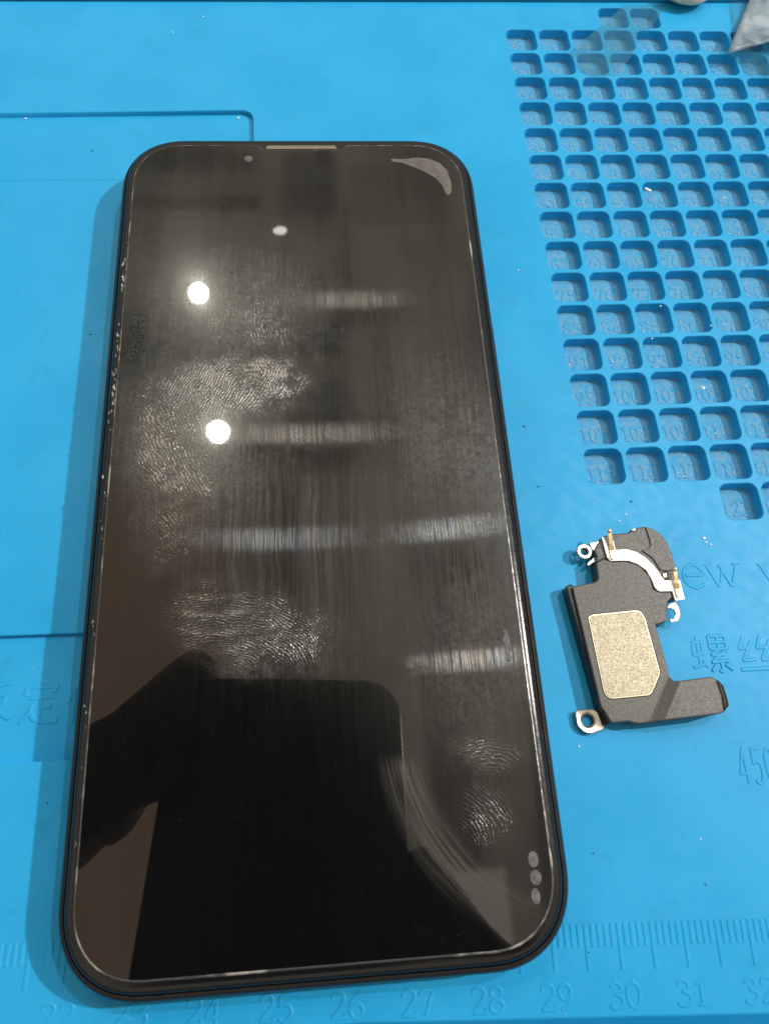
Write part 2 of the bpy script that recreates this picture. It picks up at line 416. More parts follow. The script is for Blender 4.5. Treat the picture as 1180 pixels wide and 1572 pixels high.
# strokes in a unit box; a stroke is (curved?, points, width factor)
G = {
 '0': [(1, [(.3, 1), (.1, .82), (.04, .5), (.1, .18), (.3, 0), (.5, .18), (.56, .5), (.5, .82), (.3, 1)], 1)],
 '1': [(0, [(.12, .82), (.32, .98), (.32, .02)], 1), (0, [(.14, .01), (.5, .01)], .7)],
 '2': [(1, [(.07, .72), (.12, .92), (.3, 1), (.48, .92), (.53, .72), (.42, .48), (.06, .03)], 1), (0, [(.06, .03), (.56, .03), (.58, .18)], 1)],
 '3': [(1, [(.08, .84), (.28, 1), (.49, .88), (.48, .66), (.26, .54)], 1), (1, [(.26, .54), (.5, .44), (.55, .22), (.36, .01), (.1, .04), (.06, .16)], 1)],
 '4': [(0, [(.56, .27), (.03, .27), (.42, 1), (.42, .0)], 1)],
 '5': [(0, [(.52, .97), (.15, .97), (.10, .55)], 1), (1, [(.10, .55), (.3, .62), (.5, .5), (.55, .28), (.42, .06), (.22, 0), (.06, .1)], 1)],
 '6': [(1, [(.5, .97), (.28, .86), (.1, .58), (.06, .28), (.18, .04), (.38, .01), (.54, .18), (.52, .42), (.34, .56), (.14, .46), (.08, .3)], 1)],
 '7': [(0, [(.05, .82), (.07, .97), (.55, .97), (.24, 0)], 1)],
 '8': [(1, [(.3, 1), (.1, .88), (.12, .66), (.3, .54), (.52, .38), (.54, .16), (.3, 0), (.06, .14), (.08, .38), (.3, .54), (.48, .68), (.5, .88), (.3, 1)], 1)],
 '9': [(1, [(.1, .03), (.32, .14), (.5, .42), (.54, .72), (.42, .96), (.22, .99), (.06, .82), (.08, .58), (.26, .44), (.46, .54), (.52, .7)], 1)],
 'e': [(1, [(.1, .56), (.56, .56), (.52, .82), (.34, 1), (.14, .86), (.04, .5), (.14, .14), (.34, 0), (.56, .14)], 1)],
 'w': [(0, [(.0, .98), (.18, .98)], .6), (0, [(.08, .97), (.32, .02)], 1.5), (0, [(.32, .02), (.5, .86)], .8), (0, [(.42, .98), (.66, .02)], 1.5), (0, [(.66, .02), (.88, .97)], .8), (0, [(.78, .98), (.98, .98)], .6)],
 'r': [(0, [(.12, 1), (.2, .95), (.2, 0)], 1.3), (1, [(.2, .7), (.34, .94), (.48, .92)], 1), (0, [(.05, 0), (.38, 0)], .7)],
 'v': [(0, [(.0, .98), (.2, .98)], .6), (0, [(.08, .97), (.32, .02)], 1.5), (0, [(.32, .02), (.52, .97)], .8), (0, [(.42, .98), (.62, .98)], .6)],
 'luo': [(0, [(.10, .82), (.08, .48), (.30, .52), (.32, .84), (.10, .82)], 1), (0, [(.21, .98), (.2, .2)], 1), (0, [(.02, .16), (.34, .24)], 1), (0, [(.28, .34), (.37, .14)], 1),
         (0, [(.50, .97), (.50, .62), (.90, .62), (.90, .97), (.50, .97)], 1), (0, [(.70, .97), (.70, .62)], .9), (0, [(.50, .80), (.90, .80)], .9),
         (0, [(.68, .60), (.50, .46), (.80, .46)], 1), (0, [(.84, .56), (.48, .27), (.90, .30)], 1), (0, [(.70, .29), (.70, .0), (.62, .05)], 1), (0, [(.56, .18), (.44, .04)], 1), (0, [(.80, .20), (.95, .05)], 1.2)],
 'si': [(0, [(.24, .95), (.08, .62), (.32, .64)], 1), (0, [(.42, .82), (.12, .30), (.44, .32)], 1), (0, [(.66, .95), (.52, .62), (.76, .64)], 1), (0, [(.88, .82), (.58, .30), (.90, .32)], 1), (0, [(.02, .06), (.98, .08)], 1.1)],
 'ban': [(0, [(.02, .68), (.36, .72)], 1), (0, [(.2, .98), (.2, .02)], 1), (0, [(.19, .62), (.02, .3)], .9), (0, [(.24, .56), (.36, .42)], 1),
         (0, [(.92, .94), (.52, .86)], 1.2), (1, [(.52, .86), (.5, .5), (.38, .12)], 1), (0, [(.54, .62), (.86, .64)], 1), (1, [(.86, .64), (.74, .32), (.46, .04)], 1), (1, [(.56, .5), (.7, .24), (.98, .05)], 1.3)],
 'ding': [(0, [(.48, 1), (.54, .88)], 1.2), (0, [(.14, .84), (.10, .64)], 1.2), (0, [(.14, .82), (.90, .84), (.82, .70)], 1), (0, [(.22, .58), (.80, .60)], 1), (0, [(.52, .58), (.52, .10)], 1), (0, [(.52, .36), (.78, .37)], 1),
          (1, [(.28, .44), (.22, .22), (.02, .0)], 1), (1, [(.24, .26), (.40, .08), (.68, .03), (.96, .04)], 1.3)],
 'wei': [(0, [(.28, .98), (.02, .5)], 1.2), (0, [(.18, .7), (.18, .0)], 1), (0, [(.62, 1), (.68, .86)], 1.2), (0, [(.38, .78), (.96, .8)], 1), (0, [(.5, .62), (.56, .2)], 1), (0, [(.84, .64), (.7, .1)], 1), (0, [(.34, .06), (1, .08)], 1)],
}
def glyph(ch, ox, oy, sx, sy, rot, width, h, zb):
    c, s = math.cos(rot), math.sin(rot); parts = []
    for si, (curved, P, wf) in enumerate(G[ch]):
        Q = [Vector((ox + c * x * sx - s * y * sy, oy + s * x * sx + c * y * sy)) for x, y in P]
        if curved: parts.append(ribbon(smoothpath(Q), width * wf, h + .0009 * si, zb))
        else:
            for k in range(len(Q) - 1): parts.append(ribbon(Q[k:k + 2], width * wf, h + .0009 * si + .0003 * k, zb))
    return join(*parts)
# ---- ruler along the front
RO, RA = Vector((-3.683, -7.5717)), -0.04779
rc, rs = math.cos(RA), math.sin(RA)
def rul(uu, vv): return Vector((RO.x + rc * uu - rs * vv, RO.y + rs * uu + rc * vv))
tick_mesh = {}
def tick(length):
    if length not in tick_mesh:
        V, F = ribbon([Vector((0, .6)), Vector((0, .6 - length))], 0.042, .0085)
        me = bpy.data.meshes.new('ruler_tick'); me.from_pydata([Vector(q) * U for q in V], [], F); me.materials.append(M_MAT); tick_mesh[length] = me
    return tick_mesh[length]
for k in range(-22, 118):
    p = rul(k * .1, 0)
    o = link('ruler_tick', tick(.6 if k % 5 == 0 else .30), mat, (p.x, p.y, .6)); o.rotation_euler[2] = RA
for k in range(20, 34):
    s = str(k); parts = []
    for i, ch in enumerate(s):
        p = rul(k - 22 - .25 + .255 * i, -.475); parts.append(glyph(ch, p.x, p.y, .36, .32, RA, .036, .0075, 0))
    mpart('numeral', *join(*parts))
# ---- words
def word_at(name, ch, x0, x1, ytop, ybot, width, h, z=0.0, rot=-.012):
    a, b, c = at(x0, ybot, z), at(x1, ybot, z), at((x0 + x1) / 2, ytop, z)
    return mpart(name, *glyph(ch, a.x, a.y, (b.x - a.x), c.y - a.y, rot, width, h, z))
word_at('letter', 'r', 1026, 1072, 868, 903, .035, .009)
word_at('letter', 'e', 1050, 1107, 866, 903, .042, .009)
word_at('letter', 'w', 1087, 1143, 865, 902, .034, .009)
word_at('letter', 'v', 1170, 1228, 864, 901, .040, .009)
word_at('character', 'luo', 1065, 1130, 974, 1034, .040, .009)
word_at('character', 'si', 1137, 1200, 972, 1032, .042, .009)
word_at('numeral', '4', 1139, 1165, 1146, 1203, .036, .009)
word_at('numeral', '5', 1160, 1186, 1146, 1203, .036, .009)
word_at('numeral', '0', 1181, 1206, 1146, 1203, .036, .009)
word_at('character', 'ban', -58, 16, 1046, 1110, .042, .009, -.205)
word_at('character', 'ding', 28, 90, 1044, 1112, .042, .009, -.205)
word_at('character', 'wei', 100, 160, 1044, 1112, .042, .009, -.205)
# ---- pockets: cups that line the holes, each with its number on the floor
DEP = 0.21
prof = ((0, 0), (.008, -.003), (.016, -.013), (.020, -.03), (.026, -DEP + .03), (.036, -DEP + .008), (.055, -DEP))
rings = [[(x, y, z) for x, y in inset(hole, d)] for d, z in prof]
V, F = loft(rings, False, True, ngon=True)
cup = bpy.data.meshes.new('pocket'); cup.from_pydata([Vector(q) * U for q in V], [], F)
bm = bmesh.new(); bm.from_mesh(cup)
for f in bm.faces: f.normal_update()
bmesh.ops.recalc_face_normals(bm, faces=bm.faces); bmesh.ops.reverse_faces(bm, faces=[f for f in bm.faces if len(f.verts) > 4 and f.normal.z < 0])
bm.to_mesh(cup); bm.free()
for p in cup.polygons: p.use_smooth = len(p.vertices) == 4
cup.materials.append(M_MAT); cup.materials.append(M_POCKET)
for p in cup.polygons:
    zz = sum(cup.vertices[i].co.z for i in p.vertices) / len(p.vertices)
    if zz < (-DEP + .012) * U: p.material_index = 1
num = 0
for r in range(17):
    for c in range(8):
        if not has_pocket(c, r): continue
        num += 1
        cx, cy = PX0 + .35 + PP * c, PY0 - .35 - PP * r
        po = link('pocket', cup, mat, (cx, cy, .6))
        s = str(num); wd = .19 if len(s) == 3 else .22; parts = []
        for i, ch in enumerate(s):
            parts.append(glyph(ch, (i - len(s) / 2) * wd + .01, -.215, wd * 1.35, .30, 0, .036, .010, -DEP))
        mesh('numeral', *join(*parts), M_POCKET, po)

# ------------------------------------------------------------------ phone
phone = empty('smartphone', (0, -0.055, 0)); phone.rotation_euler[2] = -0.0055
tag(phone, 'black smartphone lying face up with a smudged screen and rounded corners', 'phone')
HX, HY, CR = 3.59, 7.675, 1.28
def outl(d, n=14): return rrect(HX - d, HY - d, CR - d, n, p=2.25)
def ring(d, z): return [(x, y, z) for x, y in outl(d)]
body = [(.26, 0), (.12, .035), (.04, .11), (.0, .22), (0, .50), (.012, .56), (.035, .605), (.07, .65), (.105, .664), (.113, .656), (.114, .60)]
V, F = loft([ring(d, z) for d, z in body], True, False); mesh('frame', V, F, M_FRAME, phone, True, angle=60)
V, F = loft([ring(d, z) for d, z in ((.112, .60), (.128, .60))], False, False); mesh('gasket', V, F, M_GAP, phone)
gl = [(.126, .60), (.126, .665), (.135, .695), (.155, .725), (.19, .75), (.24, .768), (.30, .777), (.36, .78)]
V, F = loft([ring(d, z) for d, z in gl], False, True); front = mesh('front_glass', V, F, M_GLASSB, phone, True, angle=40)
# side buttons (left) on the frame
def button(y0, y1, sx):
    P = rrect(.075, (y1 - y0) / 2, .07, 4)
    V, F = prism(P, 0, .045, .02)
    return [(sx * (HX - .01 + z), (y0 + y1) / 2 + y, .36 + x) for x, y, z in V], F
for a, b, s in ((3.9, 4.6, -1), (2.1, 3.1, -1), (.7, 1.7, -1), (1.5, 3.1, 1)):
    mesh('side_button', *button(a, b, s), M_FRAME, phone, True, angle=40)
# the glass protector on top: notch for the earpiece, edge with glints painted into its colour
PT, PB, PS = 7.31, -7.375, 3.305
base = rrect(PS, (PT - PB) / 2, 1.0, 12, 0, (PT + PB) / 2, p=2.2)
notch = [(1.02, PT), (.94, PT - .02), (.88, PT - .10), (.80, PT - .125), (-.68, PT - .125), (-.76, PT - .10), (-.82, PT - .02), (-.90, PT)]
k = 13                                       # after the first quarter arc (top right) comes the top side
pro = base[:k] + notch + base[k:]
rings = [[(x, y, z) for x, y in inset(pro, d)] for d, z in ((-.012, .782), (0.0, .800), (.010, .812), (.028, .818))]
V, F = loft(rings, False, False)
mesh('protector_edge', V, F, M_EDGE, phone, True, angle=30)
top = [(x, y, .818) for x, y in inset(pro, .028)]

# ---- smeared glass
m, nt, pb = newmat('smeared_glass')
tcn = nt.nodes.new('ShaderNodeTexCoord'); sc = nt.nodes.new('ShaderNodeVectorMath'); sc.operation = 'SCALE'; sc.inputs['Scale'].default_value = 100
nt.links.new(tcn.outputs['Object'], sc.inputs[0]); P3 = sc.outputs[0]
ss = nt.nodes.new('ShaderNodeSeparateXYZ'); nt.links.new(P3, ss.inputs[0])
x, y = X(nt, ss.outputs[0]), X(nt, ss.outputs[1])
PRZ = -0.0055
def loc(px, py):
    p = at(px, py, .818) - Vector((0, -.055, 0)); c, s = math.cos(-PRZ), math.sin(-PRZ)
    return (c * p.x - s * p.y, s * p.x + c * p.y)
n_lo = noise(nt, P3, 0.9, 3, 0.55); n_md = noise(nt, P3, 3.2, 4, 0.6); n_hi = noise(nt, P3, 14, 3, 0.6); n_vh = noise(nt, P3, 42, 2, 0.6)
stv = comb(nt, x * 16.0 + n_lo * 3.0, y * 0.35)
wipe = noise(nt, stv, 1.0, 4, 0.65)                       # long vertical wipe lines
stv2 = comb(nt, x * 42.0 + n_lo * 5.0, y * 0.8)
wipe2 = noise(nt, stv2, 1.0, 2, 0.6)
def ell(px, py, rx, ry, rot=0, soft=.45, wob=.5):
    cx, cy = loc(px, py); c, s = math.cos(math.radians(rot)), math.sin(math.radians(rot))
    a, b = x - cx, y - cy
    p, q = (a * c + b * s) / rx, (b * c - a * s) / ry
    d = (p * p + q * q).sqrt() + (n_md - .5) * wob * 2.4 + (n_hi - .5) * wob * .9
    return d.step(1 + soft * .4, max(.02, 1 - soft * .6))
def ridges(ang, lam, curve=0.0, cx=0, cy=0, wob=.10):
    """print ridges: parallel lines, or arcs round a point"""
    if curve:
        a, b = x - cx, y - cy
        f = (a * a + b * b * curve).sqrt()
    else:
        f = x * math.cos(ang) + y * math.sin(ang)
    f = f + (n_md - .5) * wob * 1.7 + (n_lo - .5) * wob * 3 + (n_hi - .5) * .045
    return (f * (2 * math.pi / (lam * .74))).sin()
# fingerprints: (mask, ridge field, strength)
prints = []
def fp(px, py, rx, ry, rot, ang, lam, st, curve=0, c=None, soft=.5, wob=.5):
    cx, cy = loc(*c) if c else (0, 0)
    prints.append((ell(px, py, rx * 1.15, ry * 1.15, rot, 1.55, wob * .6), ridges(math.radians(ang), lam, curve, cx, cy), st))
fp(390, 480, 1.25, .95, 0, 8, .075, .85, soft=1.0, wob=.8)
fp(345, 595, 1.2, .66, 8, -30, .070, 1.5, soft=1.0, wob=.8)
fp(270, 690, .62, 1.05, 25, 30, .072, 1.35, soft=.9, wob=.7)
fp(265, 800, .5, .7, 0, 40, .070, .8, soft=1.0, wob=.8)
fp(385, 965, .95, .52, -8, 0, .066, 1.6, 1.6, (330, 1075), soft=.35)
fp(320, 950, .55, .50, 0, 0, .066, 1.3, 1.2, (330, 1075), soft=.35)
fp(735, 1158, .50, .24, -12, 40, .066, .85, .8, (760, 1230), soft=1.0, wob=.8)
fp(745, 1255, .40, .50, 0, 0, .068, .6, 1.0, (680, 1310), soft=1.0, wob=.8)
fp(470, 400, .9, .5, 30, 50, .072, .30, soft=.8)
fp(690, 690, .95, 1.05, 10, 75, .085, .18, soft=1.0)
fp(640, 600, .75, 1.2, 0, 15, .085, .12, soft=1.0)
pm = None; ph = None
for a, b, st in prints:
    q = a * st; r_ = a * b * st
    pm = q if pm is None else pm.max(q); ph = r_ if ph is None else ph + r_
n_cl = noise(nt, P3, 2.0, 3, .55)
dots = (noise(nt, P3, 21, 4, 0.75, .3) + (pm.min(1.0) - 1.0) * .34 + (n_cl - .5) * .45).step(.36, .60)          # the ridges break up into beads
fleck = (ph * .5 + pm * .5).max(0.0) * dots
# wiped areas with vertical grooves
wm = ell(430, 820, 1.15, 1.55, 3, 1.6, .5) * .55
wm = wm.max(ell(470, 680, 1.35, .55, 0, 1.6, .4) * 2.0)
wm = wm.max(ell(705, 880, .85, 1.35, 4, 1.6, .6) * 1.25)
wm = wm.max(ell(545, 470, .95, .42, -6, 1.6, .5) * 1.9)
wm = wm.max(ell(255, 540, .8, .9, -6, 1.6, .5) * .75)
wm = wm.max(ell(360, 300, 1.6, .9, 0, 1.6, .5) * .35)
wm = wm.max(ell(385, 945, .35, .45, 0, 1.6, .5) * .5)
wm = wm.max(ell(760, 1195, .5, .35, 0, 1.6, .5) * .6)
# the curved smear near the lower right
c0x, c0y = loc(905, 1105)
dd = ((x - c0x) * (x - c0x) + (y - c0y) * (y - c0y)).sqrt()
R0 = math.hypot(loc(640, 1245)[0] - c0x, loc(640, 1245)[1] - c0y)
fall = loc(600, 1180)[1]; fal2 = loc(700, 1400)[1]
arc = (dd - R0).abs().step(.42, .06) * y.step(fall + .25, fall - .05) * y.step(fal2 - .3, fal2 + .5)
arcl = noise(nt, comb(nt, dd * 26.0 + n_lo * 2.0, y * .7), 1.0, 3, .6)
wl = wipe.step(.40, .68) * .55 + wipe2.step(.42, .68) * .45
haze = n_lo.step(.34, .66) * .6 + wipe.step(.3, .7) * .4
right = x.step(.2, 1.6) * y.step(-6.6, -3.0)
# shaders
pb.inputs['Base Color'].default_value = (.0035, .0035, .004, 1); pb.inputs['Roughness'].default_value = .012
pb.inputs['IOR'].default_value = 1.60
uvn = nt.nodes.new('ShaderNodeTangent'); uvn.direction_type = 'UV_MAP'; uvn.uv_map = 'flat'
def gloss(col, rough, normal=None, an=0.0):
    g = nt.nodes.new('ShaderNodeBsdfAnisotropic'); g.inputs['Color'].default_value = (*col, 1); g.inputs['Roughness'].default_value = rough
    g.inputs['Anisotropy'].default_value = an
    g.inputs['Rotation'].default_value = 0.25 if an else 0.0
    if an: nt.links.new(uvn.outputs[0], g.inputs['Tangent'])
    if normal is not None: nt.links.new(normal, g.inputs['Normal'])
    return g.outputs[0]
def mixs(f, a, b):
    n = nt.nodes.new('ShaderNodeMixShader'); nt.links.new(f.v, n.inputs[0]); nt.links.new(a, n.inputs[1]); nt.links.new(b, n.inputs[2]); return n.outputs[0]
def diff(col):
    n = nt.nodes.new('ShaderNodeBsdfDiffuse'); n.inputs[0].default_value = (*col, 1); return n.outputs[0]
sh = pb.outputs[0]
greasy = (y + x * .35).step(-5.4, -2.6, .12, 1.0)              # the lower left of the glass is the cleanest
sh = mixs(n_lo.step(.3, .7, .10, .34) * greasy, sh, gloss((.05, .05, .048), .10))
sh = mixs(n_hi.step(.3, .7, .12, .32) * greasy, sh, gloss((.052, .055, .048), .23))                                             # close glow round the lamps
patch = ell(690, 660, 1.3, 1.8, 8, 1.0, .9).max(ell(380, 470, 1.7, 1.2, 0, 1.0, .9)).max(ell(300, 680, 1.4, 1.7, 10, 1.0, .9)).max(ell(720, 1010, 1.0, 1.4, 0, 1.0, .9) * .8)
mot = n_hi.step(.36, .66) * .5 + n_vh.step(.38, .64) * .5
dark = (n_md * .45 + wipe * .35 + n_hi * .2).step(.38, .58)                                    # rubbed clean in places
coarse = noise(nt, comb(nt, x * 6.5 + n_lo * 2.0, y * .22), 1.0, 3, .6).step(.42, .66)
lines = ell(440, 850, 1.45, 1.85, 3, 1.2, .4) * (wl * .55 + coarse * .45) * (wl * .6 + .25)
film_w = haze * greasy * .12 + right * .17 + patch * dark * (mot * .58 + .08) + wl * .05 + lines * .95
sh = mixs(film_w.min(.9), sh, gloss((.105, .102, .096), .36))      # thin film of grease
hue = noise(nt, comb(nt, x * 2.2, y * 1.5), 1.0, 3, .6)
gcol = mixc(nt, hue.step(.36, .50), (.098, .106, .118), mixc(nt, hue.step(.50, .62), (.108, .106, .10), (.118, .108, .10)))
grv = gloss((.1, .1, .1), .31, None, .975); nt.links.new(gcol, grv.node.inputs['Color'])
fine = wipe2.step(.42, .62) * .6 + noise(nt, comb(nt, x * 75.0 + n_lo * 6.0, y * 1.1), 1.0, 2, .6).step(.40, .62) * .4
sh = mixs((wm * (wl * .30 + fine * .62 + .03) * n_md.step(.28, .56, .35, 1.0)).min(1.0), sh, grv)                         # wiped grooves
sh = mixs((arc * (arcl.step(.35, .62) * .7 + .15)), sh, gloss((.13, .125, .11), .40))
nb = bumpn(nt, ph + n_vh * pm * 2.0, 0.0034)
clump = n_lo.step(.34, .62, .45, 1.0)
sh = mixs((fleck * clump * 1.9 + pm * .12).min(.92), sh, gloss((.25, .247, .235), .23, nb))                                 # finger prints
dust = n_vh.step(.735, .80) * n_md.step(.4, .6)
sh = mixs(dust * .35, sh, diff((.35, .34, .32)))
# speckled glue along the left edge
spk = ell(205, 520, .22, .75, -4, .6, .8) * noise(nt, P3, 26, 2, .6).step(.50, .56)
sh = mixs(spk * .85, sh, gloss((.012, .012, .012), .3))
out = nt.nodes['Material Output']; nt.links.new(sh, out.inputs['Surface'])
M_SMEAR = m
pr = mesh('screen_protector', top, [tuple(range(len(top)))], M_SMEAR, phone)
uvl = pr.data.uv_layers.new(name='flat')
for lp in pr.data.loops: uvl.data[lp.index].uv = (pr.data.vertices[lp.vertex_index].co.x * 10, pr.data.vertices[lp.vertex_index].co.y * 10)
V, F = [], []
for k in range(70):
    yy = random.choice((random.gauss(2.0, .7), random.gauss(4.2, .5), random.uniform(-7, 6))); xx = -3.33 - abs(random.gauss(0, .035)); r_ = random.uniform(.008, .03)
    if not -6.2 < yy < 6.0: continue
    a0 = random.random() * 6; P = [(xx + r_ * (.6 + .4 * math.sin(3 * a + a0)) * math.cos(a), yy + 1.7 * r_ * math.sin(a)) for a in [i * math.pi / 4 for i in range(8)]]
    v_, f_ = prism(P, .74, .772 + r_ * .35, r_ * .12); n0 = len(V); V += v_; F += [tuple(i + n0 for i in f) for f in f_]
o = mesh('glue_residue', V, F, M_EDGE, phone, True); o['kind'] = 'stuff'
# earpiece, front camera, air bubbles under the protector
V, F = prism(round_corners([(-.66, 7.315), (.74, 7.315), (.78, 7.215), (-.70, 7.215)], .03), .74, .800, .008)
mesh('earpiece_grille', V, F, M_GRILLE, phone)
cx, cy = loc(381, 244)
V, F = loft([[(cx + r_ * math.cos(a * math.pi / 8), cy + r_ * math.sin(a * math.pi / 8), z) for a in range(16)] for r_, z in ((.085, .8175), (.085, .8205), (.05, .8212))]); mesh('front_camera', V, F, M_DOT, phone, True)
cres = [loc(*q) for q in ((600, 244), (622, 244), (640, 242), (660, 244), (676, 251), (687, 263), (692, 280), (693, 294), (688, 300), (683, 296), (679, 285), (668, 273), (652, 264), (634, 256), (618, 250), (602, 248))]
mesh('air_bubble', *prism(cres, .8172, .8206, .002), M_BUBBLE, phone)
for (px, py, rx, ry) in ((818, 1319, .075, .105), (822, 1347, .082, .098), (822, 1376, .065, .10)):
    cx, cy = loc(px, py)
    P = [(cx + rx * math.cos(a * math.pi / 9), cy + ry * math.sin(a * math.pi / 9)) for a in range(18)]
    mesh('air_bubble', *prism(P, .8172, .8206, .002), M_DOT, phone)
for (px, py, w_, h_) in ((752, 803, .045, .20), (778, 990, .05, .26)):
    cx, cy = loc(px, py)
    P = [(cx + w_ * math.cos(a * math.pi / 9) + .02 * math.sin(3 * a), cy + h_ * math.sin(a * math.pi / 9)) for a in range(18)]
    mesh('air_bubble', *prism(P, .8172, .8206, .002), M_DOT, phone)

# ------------------------------------------------------------------ loudspeaker module
def q3(pts, z):
    r_ = []
    for a, b in pts:
        p = at(840 + a * 340 / 1180, 780 + b * 340 / 1180, z); r_.append((p.x, p.y))
    return r_
ls = empty('loudspeaker_module', tuple(at(955, 1000, 0)))
tag(ls, 'small black loudspeaker module with champagne plate lying beside the phone', 'speaker')
LO = -Vector(at(955, 1000, 0))
def lpart(name, V, F, m, parent=None, **k): return mesh(name, V, F, m, parent or ls, loc=LO if parent is None else (0, 0, 0), **k)
ZB = .30
main = [(130, 418), (250, 394), (270, 382), (264, 330), (258, 290), (300, 268), (335, 284), (420, 282), (490, 305), (545, 365), (560, 425), (555, 520), (575, 618), (590, 665), (620, 775), (642, 855), (654, 905), (666, 921), (690, 924),
        (870, 897), (893, 905), (925, 1000), (940, 1088), (905, 1098), (700, 1122), (480, 1150), (430, 1136), (342, 1146), (322, 1120), (306, 1088), (284, 1062)]
# the arm on the right lies lower than the body: a ramp joins them
ra, rb = [Vector(q) for q in q3([(640, 905), (545, 1140)], ZB)]; rt = (rb - ra).normalized(); rn = Vector((-rt.y, rt.x))
def arm(xx, yy):
    d = (Vector((xx, yy)) - ra).dot(rn)
    return .085 * max(0, min(1, d / .17))
mp = round_corners([q3([q], ZB + (.085 if q[0] > 694 else 0))[0] for q in main], .035, 3)
# dense outline so that the ramp shows as a clean crease
def dense(P, s=.05):
    o = []
    for i in range(len(P)):
        a, b = Vector(P[i]), Vector(P[(i + 1) % len(P)]); n = max(1, int((b - a).length / s))
        o += [tuple(a + (b - a) * j / n) for j in range(n)]
    return o
P = ccw(dense(mp))
V, F = prism(P, .02, ZB, .022, top=arm, ngon=True)
capf = F.pop(); ntop = len(P)
# grid the top so the ramp is real: triangulate with inner points along the two creases
bmx = bmesh.new()
vs = [bmx.verts.new(q) for q in V]
for f in F: bmx.faces.new([vs[i] for i in f])
tf = bmx.faces.new([vs[i] for i in capf]); bmx.faces.ensure_lookup_table()
for dcut in (0.0, .17):
    geom = [tf] if dcut == 0.0 else [f for f in bmx.faces if abs(f.normal.z) > .5 and f.calc_center_median().z > .1]
    geom = [f for f in bmx.faces if f.calc_center_median().z > .12]
    geom += list({e for f in geom for e in f.edges}) + list({q for f in geom for q in f.verts})
    bmesh.ops.bisect_plane(bmx, geom=geom, plane_co=Vector((ra.x + rn.x * dcut, ra.y + rn.y * dcut, 0)), plane_no=Vector((rn.x, rn.y, 0)), dist=1e-5)
for q in bmx.verts:
    pass
bmx.verts.index_update()
V = [tuple(q.co) for q in bmx.verts]; F = [tuple(q.index for q in f.verts) for f in bmx.faces]; bmx.free()
lpart('casing', V, F, M_PLASTIC)
sidew = q3([(100, 414), (132, 404), (150, 470), (300, 1040), (290, 1068), (268, 1060), (130, 560), (95, 430)], .2)
lpart('side_wall', *prism(round_corners(sidew, .05), .0, .24, .03), M_PLASTICD)
# curved upper housing with a shallow recess
up = [(258, 290), (262, 262), (250, 225), (290, 150), (345, 136), (432, 131), (440, 118), (460, 106), (515, 97), (555, 106), (600, 136), (640, 186), (662, 245), (688, 330), (712, 395), (728, 470), (690, 480), (600, 450), (560, 425), (545, 365), (490, 305), (420, 282), (335, 284), (300, 268)]
lpart('upper_housing', *prism(round_corners(q3(up, .27), .03, 3), .03, .27, .025), M_PLASTIC)
rim = [(520, 100), (557, 108), (601, 138), (640, 188), (662, 247), (686, 328), (640, 336), (600, 330), (560, 270), (500, 225), (540, 212), (549, 200), (540, 160)]
lpart('housing_step', *prism(round_corners(q3(rim, .285), .02, 3), .26, .292, .012), M_PLASTIC)
notchp = [(438, 119), (452, 108), (470, 106), (474, 122), (456, 126)]
lpart('vent', *prism(round_corners(q3(notchp, .28), .02), .26, .29, .01), M_PLASTICD)
tabp = [(495, 362), (545, 350), (562, 430), (600, 447), (655, 446), (664, 474), (638, 500), (632, 545), (640, 595), (630, 606), (570, 622), (548, 560), (520, 450)]
lpart('side_tab', *prism(round_corners(q3(tabp, .28), .02, 3), .02, .285, .018), M_PLASTIC)
# white flex strip and the two gold contact springs
ZF = .315
flex = [(288, 152), (298, 152), (325, 205), (350, 168), (362, 222), (420, 218), (470, 232), (520, 262), (565, 305), (600, 352), (622, 385), (690, 382), (704, 380), (732, 486), (680, 494), (664, 442), (596, 444), (572, 425), (555, 380), (525, 330), (480, 298), (430, 280), (370, 280), (335, 282), (318, 262), (304, 215)]
lpart('flex_strip', *prism(round_corners(q3(flex, ZF), .02, 3), .285, ZF, .006), M_FLEX)
for b0, b1, b2 in (((348, 262), (338, 190), (328, 124)), ((697, 462), (686, 400), (676, 326))):
    pts = [Vector(at(840 + a * 340 / 1180, 780 + b * 340 / 1180, z)) for (a, b), z in ((b0, ZF + .012), (((b0[0] + b1[0]) / 2, (b0[1] + b1[1]) / 2), ZF + .014), (b1, ZF + .045), (b2, ZF + .075))]
    Vv, Ff = [], []
    for i, p in enumerate(pts):
        tt = (pts[min(i + 1, 3)] - pts[max(i - 1, 0)]); tt.z = 0; tt.normalize(); s = Vector((-tt.y, tt.x, 0)); ww = (.042, .046, .034, .030)[i]
        for k, dz_ in ((-1, 0), (-1, .012), (1, .012), (1, 0)): Vv.append(tuple(p + s * ww * k + Vector((0, 0, dz_))))
    for i in range(3):
        for k in range(4): Ff.append((4 * i + k, 4 * i + (k + 1) % 4, 4 * i + 4 + (k + 1) % 4, 4 * i + 4 + k))
    Ff += [(0, 1, 2, 3), (15, 14, 13, 12)]
    con = lpart('contact_spring', Vv, Ff, M_GOLD)
    e = pts[-1]
    bmx = bmesh.new(); bmesh.ops.create_uvsphere(bmx, u_segments=10, v_segments=6, radius=.042)
    for q in bmx.verts: q.co = q.co * 1.0 + e + Vector((0, 0, .012))
    bmx.verts.index_update(); Vs = [tuple(q.co) for q in bmx.verts]; Fs = [tuple(q.index for q in f.verts) for f in bmx.faces]; bmx.free()
    mesh('contact_tip', Vs, Fs, M_RIM, con, True)
    p0 = pts[0] * .35 + pts[1] * .65; p1 = pts[0]
    P = [(p1.x + .045 * math.cos(a * math.pi / 6), p1.y + .045 * math.sin(a * math.pi / 6)) for a in range(12)]
    mesh('weld_pad', *prism(P, ZF - .005, ZF + .032, .006), M_RIM, con)
